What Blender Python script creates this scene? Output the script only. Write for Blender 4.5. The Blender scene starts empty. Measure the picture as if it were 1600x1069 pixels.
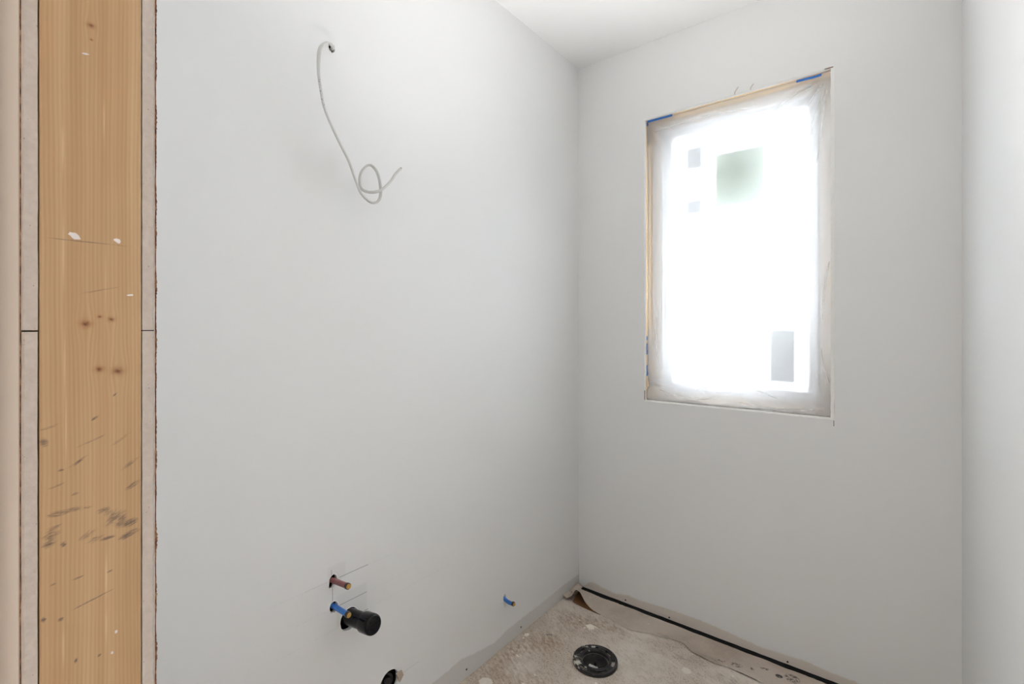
import bpy, bmesh, math, random
from mathutils import Vector, Matrix, noise
random.seed(7)
S = bpy.context.scene
C = S.collection

# ------------------------------------------------------------------ camera
cam_data = bpy.data.cameras.new('camera')
cam = bpy.data.objects.new('camera', cam_data); C.objects.link(cam)
cam_data.sensor_width = 36.0
cam_data.lens = 36.0 * 752 / 1600
cam_data.shift_y = -22.5 / 1600
cam_data.clip_start = 0.01
cam.location = (1.301, -2.226, 1.369)
cam.rotation_euler = (math.radians(90), 0, math.radians(38.2))
S.camera = cam

# ------------------------------------------------------------------ world: bright overcast sky
W = bpy.data.worlds.new('overcast_sky'); S.world = W; W.use_nodes = True
bg = W.node_tree.nodes['Background']
bg.inputs['Color'].default_value = (0.94, 0.985, 1.06, 1)
bg.inputs['Strength'].default_value = 26.0

def portal(name, loc, rot, sx, sy):
    l = bpy.data.lights.new(name, 'AREA'); l.shape = 'RECTANGLE'; l.size = sx; l.size_y = sy
    l.cycles.is_portal = True
    o = bpy.data.objects.new(name, l); o.location = loc; o.rotation_euler = rot; C.objects.link(o)
portal('bath_window_portal', (0.748, 0.20, 1.695), (math.radians(-90), 0, 0), 0.62, 1.24)
portal('hall_fill_portal', (-1.58, -3.70, 1.40), (0, math.radians(-90), 0), 1.5, 1.1)  # sky portal at the hall opening added for fill

LAMP_W = 155.0   # added fill lamp, built at the end

S.view_settings.view_transform = 'Standard'
S.view_settings.look = 'None'
S.view_settings.exposure = 0.27
S.view_settings.gamma = 1.0
S.view_settings.use_curve_mapping = False

# ------------------------------------------------------------------ helpers: nodes
def srgb(r, g, b):
    f = lambda c: (c/255/12.92) if c/255 <= 0.04045 else ((c/255+0.055)/1.055)**2.4
    return (f(r), f(g), f(b), 1)

class NT:
    def __init__(self, name):
        self.m = bpy.data.materials.new(name); self.m.use_nodes = True
        self.t = self.m.node_tree; self.n = self.t.nodes; self.l = self.t.links
        self.b = self.n['Principled BSDF']
        self.out = self.n['Material Output']
    def put(self, sock, v):
        if v is None: return
        if isinstance(v, bpy.types.NodeSocket): self.l.new(v, sock)
        else: sock.default_value = v
    def math(self, op, a, b=None, c=None, clamp=False):
        n = self.n.new('ShaderNodeMath'); n.operation = op; n.use_clamp = clamp
        self.put(n.inputs[0], a); self.put(n.inputs[1], b)
        if c is not None: self.put(n.inputs[2], c)
        return n.outputs[0]
    def pos(self):
        if not hasattr(self, '_p'):
            g = self.n.new('ShaderNodeNewGeometry'); s = self.n.new('ShaderNodeSeparateXYZ')
            self.l.new(g.outputs['Position'], s.inputs[0]); self._p = (s.outputs[0], s.outputs[1], s.outputs[2], g.outputs['Position'])
        return self._p
    def comb(self, x, y, z):
        n = self.n.new('ShaderNodeCombineXYZ')
        for i, v in enumerate((x, y, z)): self.put(n.inputs[i], v)
        return n.outputs[0]
    def noise(self, vec, scale, detail=3, rough=0.5, dist=0.0):
        n = self.n.new('ShaderNodeTexNoise')
        self.put(n.inputs['Vector'], vec); n.inputs['Scale'].default_value = scale
        n.inputs['Detail'].default_value = detail; n.inputs['Roughness'].default_value = rough
        n.inputs['Distortion'].default_value = dist
        return n.outputs['Fac']
    def scale(self, vec, s):
        n = self.n.new('ShaderNodeVectorMath'); n.operation = 'MULTIPLY'
        self.put(n.inputs[0], vec); n.inputs[1].default_value = s
        return n.outputs[0]
    def ramp(self, fac, stops):
        n = self.n.new('ShaderNodeValToRGB'); self.put(n.inputs[0], fac)
        e = n.color_ramp.elements
        while len(e) < len(stops): e.new(0.5)
        for i, (p, c) in enumerate(stops):
            e[i].position = p; e[i].color = c if not isinstance(c, (int, float)) else (c, c, c, 1)
        return n.outputs[0]
    def step(self, v, lo, hi):
        n = self.n.new('ShaderNodeMapRange'); n.clamp = True; n.interpolation_type = 'SMOOTHSTEP'
        self.put(n.inputs[0], v); n.inputs[1].default_value = lo; n.inputs[2].default_value = hi
        return n.outputs[0]
    def mix(self, f, a, b):
        n = self.n.new('ShaderNodeMix'); n.data_type = 'RGBA'
        self.put(n.inputs['Factor'], f); self.put(n.inputs['A'], a); self.put(n.inputs['B'], b)
        return n.outputs['Result'] if False else n.outputs[2]
    def box(self, u, v, u0, u1, v0, v1, soft=0.0006):
        cu, cv, hu, hv = (u0+u1)/2, (v0+v1)/2, abs(u1-u0)/2, abs(v1-v0)/2
        du = self.math('ABSOLUTE', self.math('SUBTRACT', u, cu)); dv = self.math('ABSOLUTE', self.math('SUBTRACT', v, cv))
        a = self.math('SUBTRACT', 1.0, self.step(du, hu-soft, hu+soft)); b = self.math('SUBTRACT', 1.0, self.step(dv, hv-soft, hv+soft))
        return self.math('MULTIPLY', a, b)
    def ell(self, u, v, cu, cv, ru, rv, ang=0.0):
        """soft elliptical mask 1 in the middle, 0 at the rim"""
        ca, sa = math.cos(ang), math.sin(ang)
        du = self.math('SUBTRACT', u, cu); dv = self.math('SUBTRACT', v, cv)
        a = self.math('ADD', self.math('MULTIPLY', du, ca/ru), self.math('MULTIPLY', dv, sa/ru))
        b = self.math('ADD', self.math('MULTIPLY', du, -sa/rv), self.math('MULTIPLY', dv, ca/rv))
        r2 = self.math('ADD', self.math('MULTIPLY', a, a), self.math('MULTIPLY', b, b))
        return self.math('POWER', 2.7183, self.math('MULTIPLY', r2, -2.0)), a, b
    def done(self, color=None, rough=0.5, bump=None, bstr=0.2, bdist=0.001, **kw):
        if color is not None: self.put(self.b.inputs['Base Color'], color)
        self.put(self.b.inputs['Roughness'], rough)
        for k, v in kw.items(): self.put(self.b.inputs[k.replace('_', ' ')], v)
        if bump is not None:
            n = self.n.new('ShaderNodeBump'); n.inputs['Strength'].default_value = bstr; n.inputs['Distance'].default_value = bdist
            self.l.new(bump, n.inputs['Height']); self.l.new(n.outputs[0], self.b.inputs['Normal'])
        return self.m

def simple(name, col, rough=0.5, var=0.08, scale=40, bstr=0.1, **kw):
    t = NT(name); n = t.noise(t.pos()[3], scale, 4)
    a = tuple(max(0, c*(1-var)) for c in col[:3])+(1,); b = tuple(min(1, c*(1+var)) for c in col[:3])+(1,)
    return t.done(t.mix(n, a, b), rough, n, bstr, 0.001, **kw)

# ------------------------------------------------------------------ helpers: meshes
def link(o, parent=None):
    C.objects.link(o)
    if parent: o.parent = parent
    return o
def tag(o, label=None, cat=None, group=None, kind=None):
    if label: o['label'] = label
    if cat: o['category'] = cat
    if group: o['group'] = group
    if kind: o['kind'] = kind
    return o
def obj_bm(name, bm, mats, parent=None, smooth=False, recalc=True):
    if recalc: bmesh.ops.recalc_face_normals(bm, faces=bm.faces[:])
    me = bpy.data.meshes.new(name); bm.to_mesh(me); bm.free()
    for m in (mats if isinstance(mats, (list, tuple)) else [mats]): me.materials.append(m)
    if smooth:
        for p in me.polygons: p.use_smooth = True
        try: me.set_sharp_from_angle(angle=math.radians(40))
        except Exception: pass
    return link(bpy.data.objects.new(name, me), parent)
def add_box(bm, x0, x1, y0, y1, z0, z1, bevel=0.0):
    vs = [bm.verts.new(p) for p in ((x0,y0,z0),(x1,y0,z0),(x1,y1,z0),(x0,y1,z0),(x0,y0,z1),(x1,y0,z1),(x1,y1,z1),(x0,y1,z1))]
    for f in ((0,3,2,1),(4,5,6,7),(0,1,5,4),(1,2,6,5),(2,3,7,6),(3,0,4,7)): bm.faces.new([vs[i] for i in f])
    if bevel:
        es = list({e for v in vs for e in v.link_edges})
        bmesh.ops.bevel(bm, geom=es, offset=bevel, segments=2, affect='EDGES', profile=0.5)
def box(name, x0, x1, y0, y1, z0, z1, mat, parent=None, bevel=0.0):
    bm = bmesh.new(); add_box(bm, x0, x1, y0, y1, z0, z1, bevel)
    return obj_bm(name, bm, mat, parent)
def plate(name, outlines, t, fn, mat, parent=None):
    """plate of thickness t cut from 2D outlines (first is the rim, the rest are holes); fn maps (u, v, w) to the world"""
    cu = bpy.data.curves.new('tmp', 'CURVE'); cu.dimensions = '2D'; cu.fill_mode = 'BOTH'; cu.extrude = t/2
    for pts in outlines:
        s = cu.splines.new('POLY'); s.points.add(len(pts)-1); s.use_cyclic_u = True
        for p, q in zip(s.points, pts): p.co = (q[0], q[1], 0, 1)
    tmp = bpy.data.objects.new('tmp', cu); C.objects.link(tmp)
    dg = bpy.context.evaluated_depsgraph_get()
    me = bpy.data.meshes.new_from_object(tmp.evaluated_get(dg))
    bpy.data.objects.remove(tmp); bpy.data.curves.remove(cu)
    bm = bmesh.new(); bm.from_mesh(me); bpy.data.meshes.remove(me)
    for v in bm.verts: v.co = Vector(fn(v.co.x, v.co.y, v.co.z + t/2))
    bmesh.ops.remove_doubles(bm, verts=bm.verts[:], dist=1e-6)
    return obj_bm(name, bm, mat, parent)
def circle(cx, cy, rx, ry=None, n=28, jit=0.0, ph=0):
    ry = ry or rx
    return [(cx+rx*math.cos(ph+2*math.pi*i/n)*(1+random.uniform(-jit, jit)), cy+ry*math.sin(ph+2*math.pi*i/n)*(1+random.uniform(-jit, jit))) for i in range(n)]
def jag_rect(x0, x1, y0, y1, step, jit):
    pts = []
    def edge(a, b):
        n = max(2, int((Vector(b)-Vector(a)).length/step)); d = (Vector(b)-Vector(a))/n; nrm = Vector((-d.y, d.x)).normalized()
        for i in range(n):
            j = 0 if i == 0 else noise.noise(Vector((a[0]*3+i*0.37, a[1]*5+i*.11, 1.7)))*jit*1.3 + random.uniform(-jit, jit)*0.35
            p = Vector(a)+d*i+nrm*j; pts.append((p.x, p.y))
    edge((x0,y0),(x1,y0)); edge((x1,y0),(x1,y1)); edge((x1,y1),(x0,y1)); edge((x0,y1),(x0,y0))
    return pts
def lathe(bm, profile, origin, axis, seg=32):
    """revolve (radius, height) pairs around axis through origin"""
    axis = Vector(axis).normalized(); q = Vector((0,0,1)).rotation_difference(axis).to_matrix()
    o = Vector(origin); rings = []
    for r, h in profile:
        if r < 1e-6: rings.append([bm.verts.new(o+q@Vector((0,0,h)))])
        else: rings.append([bm.verts.new(o+q@Vector((r*math.cos(2*math.pi*i/seg), r*math.sin(2*math.pi*i/seg), h))) for i in range(seg)])
    for a, b in zip(rings, rings[1:]):
        for i in range(seg):
            j = (i+1) % seg
            f = [a[i % len(a)], a[j % len(a)], b[j % len(b)], b[i % len(b)]]
            u = []
            for v in f:
                if v not in u: u.append(v)
            if len(u) > 2: bm.faces.new(u)
def lathe_obj(name, profile, origin, axis, mat, parent=None, seg=32):
    bm = bmesh.new(); lathe(bm, profile, origin, axis, seg)
    return obj_bm(name, bm, mat, parent, smooth=True)
def catmull(pts, sub=6):
    P = [Vector(p) for p in pts]; out = []
    for i in range(len(P)-1):
        p0, p1, p2, p3 = P[max(i-1,0)], P[i], P[i+1], P[min(i+2,len(P)-1)]
        for k in range(sub):
            t = k/sub
            out.append(0.5*((2*p1)+(p2-p0)*t+(2*p0-5*p1+4*p2-p3)*t*t+(-p0+3*p1-3*p2+p3)*t**3))
    out.append(P[-1]); return out
def sweep(name, pts, ra, rb, mat, parent=None, seg=12, wide=(0,1,0), twist=lambda t: 0.0):
    """tube with an oval section (ra wide, rb thick) along pts"""
    bm = bmesh.new(); rings = []; n = len(pts); ref = Vector(wide)
    for i, p in enumerate(pts):
        d = (pts[min(i+1,n-1)]-pts[max(i-1,0)]).normalized()
        a = ref-d*ref.dot(d)
        a = a.normalized() if a.length > 1e-4 else d.orthogonal().normalized()
        ref = a
        w = Matrix.Rotation(twist(i/(n-1)), 3, d)@a; b = d.cross(w)
        rings.append([bm.verts.new(p+w*ra*math.cos(2*math.pi*k/seg)+b*rb*math.sin(2*math.pi*k/seg)) for k in range(seg)])
    for r, s in zip(rings, rings[1:]):
        for k in range(seg): bm.faces.new((r[k], r[(k+1)%seg], s[(k+1)%seg], s[k]))
    bm.faces.new(rings[0]); bm.faces.new(rings[-1])
    return obj_bm(name, bm, mat, parent, smooth=True)
sm = lambda t: (lambda t: t*t*(3-2*t))(max(0.0, min(1.0, t)))
gs = lambda x, c, s: math.exp(-((x-c)/s)**2)

# ------------------------------------------------------------------ room numbers (metres)
LX, RX, BY, H = 0.0, 1.491, 0.0, 2.74
FY0, FY1 = -2.151, -2.0376          # door wall, hall face and room face
OX0, OX1, OZ1 = 0.611, 1.435, 2.08  # doorway
WX0, WX1, WZ0, WZ1 = 0.3655, 1.129, 1.0145, 2.3765  # window opening

# ------------------------------------------------------------------ materials
PAINT = srgb(243, 243, 242)
def wall_paint(name, band=None, axis=None, band_col=None, lines=(), patches=()):
    t = NT(name); x, y, z, P = t.pos()
    n1 = t.noise(P, 2.2, 3); n2 = t.noise(P, 260, 2)
    col = t.mix(n1, tuple(c*0.975 for c in PAINT[:3])+(1,), PAINT)
    if band:
        u = {'x': x, 'y': y}[axis]; lo = band[0][0]; hi = band[-1][0]
        r = t.n.new('ShaderNodeMapRange'); t.put(r.inputs[0], u); r.inputs[1].default_value = lo; r.inputs[2].default_value = hi
        h = t.ramp(r.outputs[0], [((p-lo)/(hi-lo), v*8) for p, v in band])
        edge = t.math('ADD', t.math('DIVIDE', h, 8.0), t.math('MULTIPLY', t.math('SUBTRACT', t.noise(P, 60, 5), 0.5), 0.012))
        d = t.math('SUBTRACT', z, edge)
        m = t.math('SUBTRACT', 1.0, t.step(d, -0.004, 0.004))
        grain = t.noise(t.scale(P, (1, 1, 6)), 90, 4)
        bc = t.mix(grain, tuple(c*0.94 for c in band_col[:3])+(1,), tuple(min(1, c*1.04) for c in band_col[:3])+(1,))
        col = t.mix(m, col, bc)
    uu = y if axis == 'y' else x
    for (u0, u1, v0, v1, k) in patches:
        m = t.math('MULTIPLY', t.box(uu, z, u0, u1, v0, v1, 0.004), k)
        col = t.mix(m, col, tuple(c*0.55 for c in PAINT[:3])+(1,))
    for (u0, u1, v0, v1, k) in lines:
        m = t.math('MULTIPLY', t.box(uu, z, u0, u1, v0, v1, 0.0004), k)
        col = t.mix(m, col, (0.05, 0.05, 0.055, 1))
    return t.done(col, 0.75, n2, 0.06, 0.0006)

left_band = [(-2.05, 0.07), (-0.96, 0.085), (-0.8915, 0.09), (-0.76, 0.062), (-0.685, 0.052), (-0.613, 0.064), (-0.379, 0.062), (-0.124, 0.065), (0.0, 0.06)]
back_band = [(0.0, 0.004), (0.032, 0.008), (0.060, 0.036), (0.0904, 0.046), (0.131, 0.037), (0.208, 0.029), (0.281, 0.045), (0.342, 0.040), (0.475, 0.049), (0.633, 0.052), (0.775, 0.041), (0.879, 0.031), (1.027, 0.042), (1.118, 0.034), (1.5, 0.03)]
pw = 0.0008
plines = [(-1.411, -1.31, 0.6188-pw, 0.6188+pw, .55), (-1.31, -1.19, 0.6180-pw, 0.6180+pw, .10), (-1.52, -1.45, 0.6206-pw, 0.6206+pw, .16), (-1.62, -1.52, 0.6206-pw, 0.6206+pw, .06),
          (-1.41, -1.315, 0.5346-pw, 0.5346+pw, .60), (-1.315, -1.10, 0.534-pw, 0.534+pw, .10), (-1.55, -1.445, 0.536-pw, 0.536+pw, .12),
          (-1.325, -1.310, 0.478-pw, 0.478+pw, .7), (-1.31, -0.95, 0.480-pw, 0.480+pw, .09), (-1.62, -1.41, 0.470-pw, 0.470+pw, .07),
          (-1.4375, -1.4359, 0.632, 0.652, .45), (-1.4344, -1.4328, 0.556, 0.60, .5), (-1.17, -1.10, 0.198-pw, 0.198+pw, .22),
          (-0.655, -0.628, 0.1945-pw, 0.1945+pw, .35)]
ppatch = [(-1.449, -1.39, 0.612, 0.662, .12), (-1.42, -1.315, 0.468, 0.566, .12)]
M_left = wall_paint('paint_left', left_band, 'y', srgb(223, 221, 217), (), ppatch)
M_back = wall_paint('paint_back', back_band, 'x', srgb(228, 219, 209))
M_paint = wall_paint('paint_plain')
M_hall = simple('paint_hall', srgb(196, 186, 175), 0.8, 0.02, 3, 0.02)
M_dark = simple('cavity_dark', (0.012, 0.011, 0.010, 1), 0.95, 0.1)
M_gyps = simple('gypsum_white', srgb(250, 248, 244), 0.9, 0.08, 220, 0.5)
M_vinyl = simple('window_vinyl', srgb(238, 238, 240), 0.35, 0.01, 5, 0.0)
M_screw = simple('screw_black', (0.012, 0.012, 0.012, 1), 0.45)
M_black = simple('black_abs', (0.004, 0.004, 0.006, 1), 0.13, 0.3, 60, 0.05, Specular_IOR_Level=0.22)
M_brass = simple('brass_plug', srgb(205, 160, 80), 0.38, 0.1, 300, 0.3, Metallic=0.35)
M_ring = simple('crimp_ring', srgb(62, 56, 58), 0.45, 0.15, 120, 0.1, Metallic=0.3)
M_red = simple('red_pipe', srgb(132, 78, 78), 0.4, 0.18, 90, 0.1)
M_blue = simple('blue_pipe', srgb(52, 112, 190), 0.38, 0.15, 90, 0.1)
M_tape = simple('blue_tape', srgb(48, 120, 205), 0.6, 0.1, 200, 0.2)
M_cable_w = simple('wire_white', srgb(225, 225, 222), 0.45, 0.03)
M_cable_k = simple('wire_black', (0.01, 0.01, 0.01, 1), 0.4, 0.03)
M_copper = simple('wire_copper', srgb(190, 115, 75), 0.3, 0.1, 90, 0.1, Metallic=1.0)
M_paint_fleck = simple('white_paint_fleck', srgb(238, 234, 232), 0.6, 0.05, 200, 0.3)
M_splat = simple('joint_compound', srgb(246, 240, 226), 0.85, 0.08, 120, 0.4)
M_splat2 = simple('joint_compound_thin', srgb(232, 223, 210), 0.9, 0.08, 160, 0.4)

def wood(name, knots=(), scuffs=(), streaks=(), base=(212, 182, 141), dark=(184, 148, 106), freq=900.0, au='y'):
    t = NT(name); x, y, z, P = t.pos(); u = y if au == 'y' else x
    uu = u
    kn = None
    for (cu, cv, r) in knots:
        g, a, b = t.ell(u, z, cu, cv, r*2.6, r*6.0)
        uu = t.math('SUBTRACT', uu, t.math('MULTIPLY', t.math('MULTIPLY', t.math('SUBTRACT', u, cu), g), 0.75))
    wob = t.noise(t.comb(t.math('MULTIPLY', u, 6.0), 0.0, t.math('MULTIPLY', z, 1.1)), 2.0, 3)
    uw = t.math('ADD', uu, t.math('MULTIPLY', wob, 0.012))
    s = t.math('SINE', t.math('MULTIPLY', uw, freq*1.9))
    s = t.math('MULTIPLY', t.math('ADD', s, 1.0), 0.5)
    bands = t.noise(t.comb(t.math('MULTIPLY', uw, 60.0), 0.0, t.math('MULTIPLY', z, 0.8)), 1.0, 3)
    fine = t.noise(t.comb(t.math('MULTIPLY', uw, 500.0), t.math('MULTIPLY', x, 40.0), t.math('MULTIPLY', z, 6.0)), 1.0, 4, .6)
    f = t.math('ADD', t.math('ADD', t.math('MULTIPLY', s, 0.11), t.math('MULTIPLY', bands, 0.62)), t.math('MULTIPLY', fine, 0.25))
    col = t.mix(t.step(f, 0.22, 0.85), srgb(*dark), srgb(*base))
    blot = t.noise(t.scale(P, (4, 14, 3)), 1.6, 3)
    col = t.mix(t.math('MULTIPLY', t.step(blot, 0.45, 0.75), 0.30), col, srgb(196, 148, 102))
    for (cu, cv, ru, rv, k) in streaks:
        g, a, b = t.ell(u, z, cu, cv, ru, rv)
        col = t.mix(t.math('MULTIPLY', g, k), col, srgb(232, 204, 162))
    for (cu, cv, r) in knots:
        if kn is None: kn = t.math('SUBTRACT', t.noise(P, 240, 3), 0.5)
        wn = t.math('MULTIPLY', kn, r*0.9)
        g, a, b = t.ell(t.math('ADD', u, wn), t.math('ADD', z, wn), cu, cv, r*1.7, r*1.4)
        col = t.mix(t.math('MULTIPLY', g, 0.75), col, srgb(150, 92, 48))
        g2, a, b = t.ell(t.math('ADD', u, wn), t.math('ADD', z, wn), cu, cv, r*0.8, r*0.65)
        col = t.mix(t.math('MULTIPLY', g2, 0.75), col, srgb(92, 58, 36))
    sns = {}
    for (cu, cv, ru, rv, ang, k, thr) in scuffs:
        g, a, b = t.ell(u, z, cu, cv, ru*1.55, rv*1.5, ang)
        kb = min((.0, .25, .55), key=lambda q: abs(q-ang))
        if kb not in sns:
            ca, sa = math.cos(kb), math.sin(kb)
            p1 = t.math('ADD', t.math('MULTIPLY', u, ca*110), t.math('MULTIPLY', z, sa*110)); p2 = t.math('ADD', t.math('MULTIPLY', u, -sa*600), t.math('MULTIPLY', z, ca*600))
            sns[kb] = t.noise(t.comb(p1, 3.1, p2), 1.0, 5, .7)
        sn = sns[kb]
        m = t.math('MULTIPLY', t.step(t.math('MULTIPLY', g, sn), thr, thr+0.28), k*.8)
        col = t.mix(m, col, srgb(70, 66, 66))
    return t.done(col, 0.62, fine, 0.12, 0.0004)

knots = [(-2.0967, 1.7006, .0028), (-2.0962, 1.6854, .0012), (-2.1010, 1.3732, .0042), (-2.0891, 1.3811, .0017), (-2.079, 1.3784, .0028), (-2.0896, 1.3229, .0034), (-2.0733, 1.3196, .0046)]
scuffs = [(-2.112, 1.1735, .016, .004, -.05, .7, .30), (-2.086, 1.1655, .010, .005, .2, .7, .30), (-2.075, 1.1530, .016, .010, .45, .75, .30), (-2.062, 1.1440, .010, .006, .3, .9, .24), (-2.100, 1.1420, .016, .006, .5, .6, .34), (-2.130, 1.1430, .008, .005, .2, .85, .26), (-2.083, 1.1330, .010, .003, .1, .85, .24), (-2.126, 1.1590, .010, .003, .2, .6, .30), (-2.062, 1.2120, .016, .004, .6, .6, .32), (-2.130, 1.2650, .012, .003, .3, .5, .32), (-2.125, 1.2020, .012, .002, .3, .5, .30), (-2.095, 1.2450, .020, .0015, .4, .5, .28), (-2.08, 1.095, .004, .0015, .2, .7, .24), (-2.108, 1.0985, .008, .0015, .15, .7, .26), (-2.127, 1.0995, .004, .002, .2, .7, .26), (-2.124, 1.1725, .012, .005, -.15, .85, .30), (-2.100, 1.172, .008, .003, -.1, .6, .34), (-2.080, 1.160, .012, .009, .5, .7, .36), (-2.070, 1.147, .013, .009, .5, .8, .34),
          (-2.063, 1.131, .014, .005, .30, .9, .26), (-2.128, 1.152, .012, .008, .4, .75, .32), (-2.119, 1.139, .004, .004, .8, .95, .28), (-2.092, 1.136, .014, .006, .35, .8, .36),
          (-2.107, 1.224, .014, .0022, .62, .85, .28), (-2.0935, 1.269, .006, .002, .55, .85, .28), (-2.134, 1.250, .005, .008, .3, .8, .28), (-2.121, 1.218, .0035, .002, .1, .95, .25),
          (-2.059, 1.187, .012, .004, .55, .85, .28), (-2.070, 1.242, .02, .003, .6, .55, .33), (-2.110, 1.19, .005, .0025, .2, .7, .28), (-2.1345, 1.066, .003, .004, 0, .9, .25), (-2.121, 1.060, .0035, .003, .3, .85, .25),
          (-2.096, 1.0695, .022, .0010, .22, .7, .2), (-2.109, 1.010, .0018, .0035, -.2, .9, .22), (-2.0896, 1.0055, .0022, .002, .5, .8, .22), (-2.090, 1.41, .03, .0015, .28, .5, .3), (-2.1, 1.4625, .04, .0007, .0, .7, .18), (-2.076, 1.293, .003, .0013, .8, .9, .2)]
streaks = [(-2.1195, 1.56, .0013, .03, .5), (-2.119, 1.45, .0011, .05, .55), (-2.118, 1.33, .0012, .05, .5), (-2.117, 1.26, .001, .05, .6), (-2.0855, 1.60, .0012, .03, .45), (-2.084, 1.42, .001, .05, .4), (-2.0835, 1.09, .0015, .03, .7), (-2.0835, 1.035, .0012, .03, .6), (-2.119, 1.03, .0012, .03, .5)]
M_stud = wood('stud_wood', knots, scuffs, streaks)
M_jamb = wood('jamb_wood', base=(246, 216, 172), dark=(232, 192, 140), au='y')
M_plate = wood('framing_wood', base=(190, 150, 100), dark=(160, 115, 70), au='x')

def gypsum_edge():
    t = NT('gypsum_cut_edge'); x, y, z, P = t.pos()
    n = t.noise(P, 130, 5, .6); n2 = t.noise(t.scale(P, (1, 1, .25)), 60, 3); n3 = t.noise(P, 420, 2)
    col = t.mix(n, srgb(194, 184, 174), srgb(226, 217, 208))
    col = t.mix(t.math('MULTIPLY', t.step(n2, .55, .8), .4), col, srgb(230, 224, 218))
    col = t.mix(t.math('MULTIPLY', t.step(n3, .72, .76), .7), col, srgb(60, 48, 40))
    return t.done(col, 0.95, n, 0.6, 0.001)
M_edge = gypsum_edge()
def fringe_mat():
    t = NT('torn_paper_edge'); P = t.pos()[3]
    n = t.noise(t.scale(P, (1, 1, .6)), 190, 3)
    return t.done(t.ramp(n, [(0.3, srgb(60, 36, 26)), (0.5, srgb(120, 72, 44)), (0.7, srgb(168, 130, 98))]), 0.9)
M_fringe = fringe_mat()

def floor_board(name, warm=0.0, smudges=()):
    t = NT(name); x, y, z, P = t.pos()
    rot = t.n.new('ShaderNodeVectorRotate'); rot.rotation_type = 'Z_AXIS'; rot.inputs['Angle'].default_value = 0.5; t.put(rot.inputs['Vector'], P); R = rot.outputs[0]
    n1 = t.noise(P, 3.2, 5, .6); n2 = t.noise(t.scale(R, (1, 3.2, 1)), 26, 8, .75); n3 = t.noise(P, 170, 3, .6); n4 = t.noise(P, 9, 4, .6)
    a = srgb(230, 220, 208) if not warm else srgb(206, 192, 178); b = srgb(204, 190, 174) if not warm else srgb(184, 168, 153)
    col = t.mix(t.step(n1, .35, .68), b, a)
    col = t.mix(t.math('MULTIPLY', t.step(n2, .50, .68), .62 if not warm else .15), col, srgb(164, 134, 106))
    col = t.mix(t.math('MULTIPLY', t.step(n4, .55, .72), .42 if not warm else .15), col, srgb(228, 222, 214))
    fl = t.math('MULTIPLY', t.step(n3, .55, .66), t.step(n1, .62, .40))
    col = t.mix(t.math('MULTIPLY', fl, .75 if not warm else .2), col, srgb(96, 72, 54))
    sp = t.step(t.noise(P, 95, 2), .735, .76)
    col = t.mix(t.math('MULTIPLY', sp, .8), col, srgb(230, 226, 218))
    nd = t.noise(t.scale(R, (1, 1.8, 1)), 95, 5, .7); nb = t.noise(t.scale(R, (1, 2.6, 1)), 30, 9, .75)
    for (cu, cv, ru, rv, ang, k, thr, c) in smudges:
        g, aa, bb = t.ell(x, y, cu, cv, ru, rv, ang)
        if c[0] < 60:
            lo = .36 if thr < .2 else .47
            m = t.math('MULTIPLY', t.step(g, .12, .45), t.step(nd, lo, lo+.07))
        else:
            m = t.math('MULTIPLY', g, t.step(nb, .38, .66))
        col = t.mix(t.math('MULTIPLY', m, k), col, srgb(*c))
    h = t.math('ADD', n3, n2)
    return t.done(col, 0.8, h, 0.35, 0.0008)
DK = (44, 45, 50); BR = (148, 114, 82)
M_floor = floor_board('floor_board', 0, [(.14, -.48, .08, .14, -.35, .9, .24, BR), (.05, -.62, .08, .22, -.1, .9, .26, BR), (.15, -.28, .16, .12, .3, .9, .26, BR), (.30, -.22, .14, .06, .0, .7, .26, BR), (.45, -.75, .25, .2, .3, .6, .26, BR), (.62, -.22, .07, .03, .2, .5, .30, (80, 78, 78)), (.10, -.44, .03, .007, .5, .8, .22, DK), (.82, -.24, .10, .04, .1, .45, .3, (90, 86, 84)), (.2, -.8, .25, .18, .2, .8, .3, BR)])
M_strip = floor_board('floor_strip', 1, [(.957, -.096, .016, .013, .2, .95, .16, DK), (1.0, -.080, .034, .030, .1, .9, .26, DK), (.757, -.144, .02, .008, .2, .9, .24, DK), (.865, -.118, .010, .010, 0, .9, .24, DK), (.905, -.086, .022, .008, .3, .8, .30, DK), (.81, -.133, .028, .018, .2, .8, .30, DK), (.53, -.135, .06, .02, 0, .5, .3, (96, 90, 86)), (.72, -.16, .06, .015, 0, .5, .28, (80, 78, 78))])
M_under = simple('paper_underside', srgb(136, 94, 58), 0.9, 0.2, 60, 0.3)
M_rim = simple('paper_cut_edge', srgb(240, 234, 224), 0.9, 0.1, 90, 0.2)

# ------------------------------------------------------------------ floor, ceiling and shell
floor = tag(plate('floor', [[(-.14, -2.17), (1.63, -2.17), (1.63, -.031)] + [(1.5-1.64*i/40, -.031+random.uniform(-.0025, .0025)) for i in range(41)], circle(.351, -.4687, .0525, None, 40)], 0.02,
                  lambda u, v, w: (u, v, -w), M_floor), kind='structure')
tag(box('floor_hall', -1.6, 3.1, -5.1, -2.17, -.02, 0, M_floor), kind='structure')
tag(box('trim_1', -.2, 1.7, -2.3, .2, -.20, -.16, M_dark), kind='structure').name = 'floor_underlayer'
tag(box('ceiling', -.14, 1.64, -2.10, .18, H, H+.05, M_paint), kind='structure')
tag(box('ceiling_hall', -1.65, 3.15, -5.15, -2.10, H, H+.05, M_paint), kind='structure')

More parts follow.
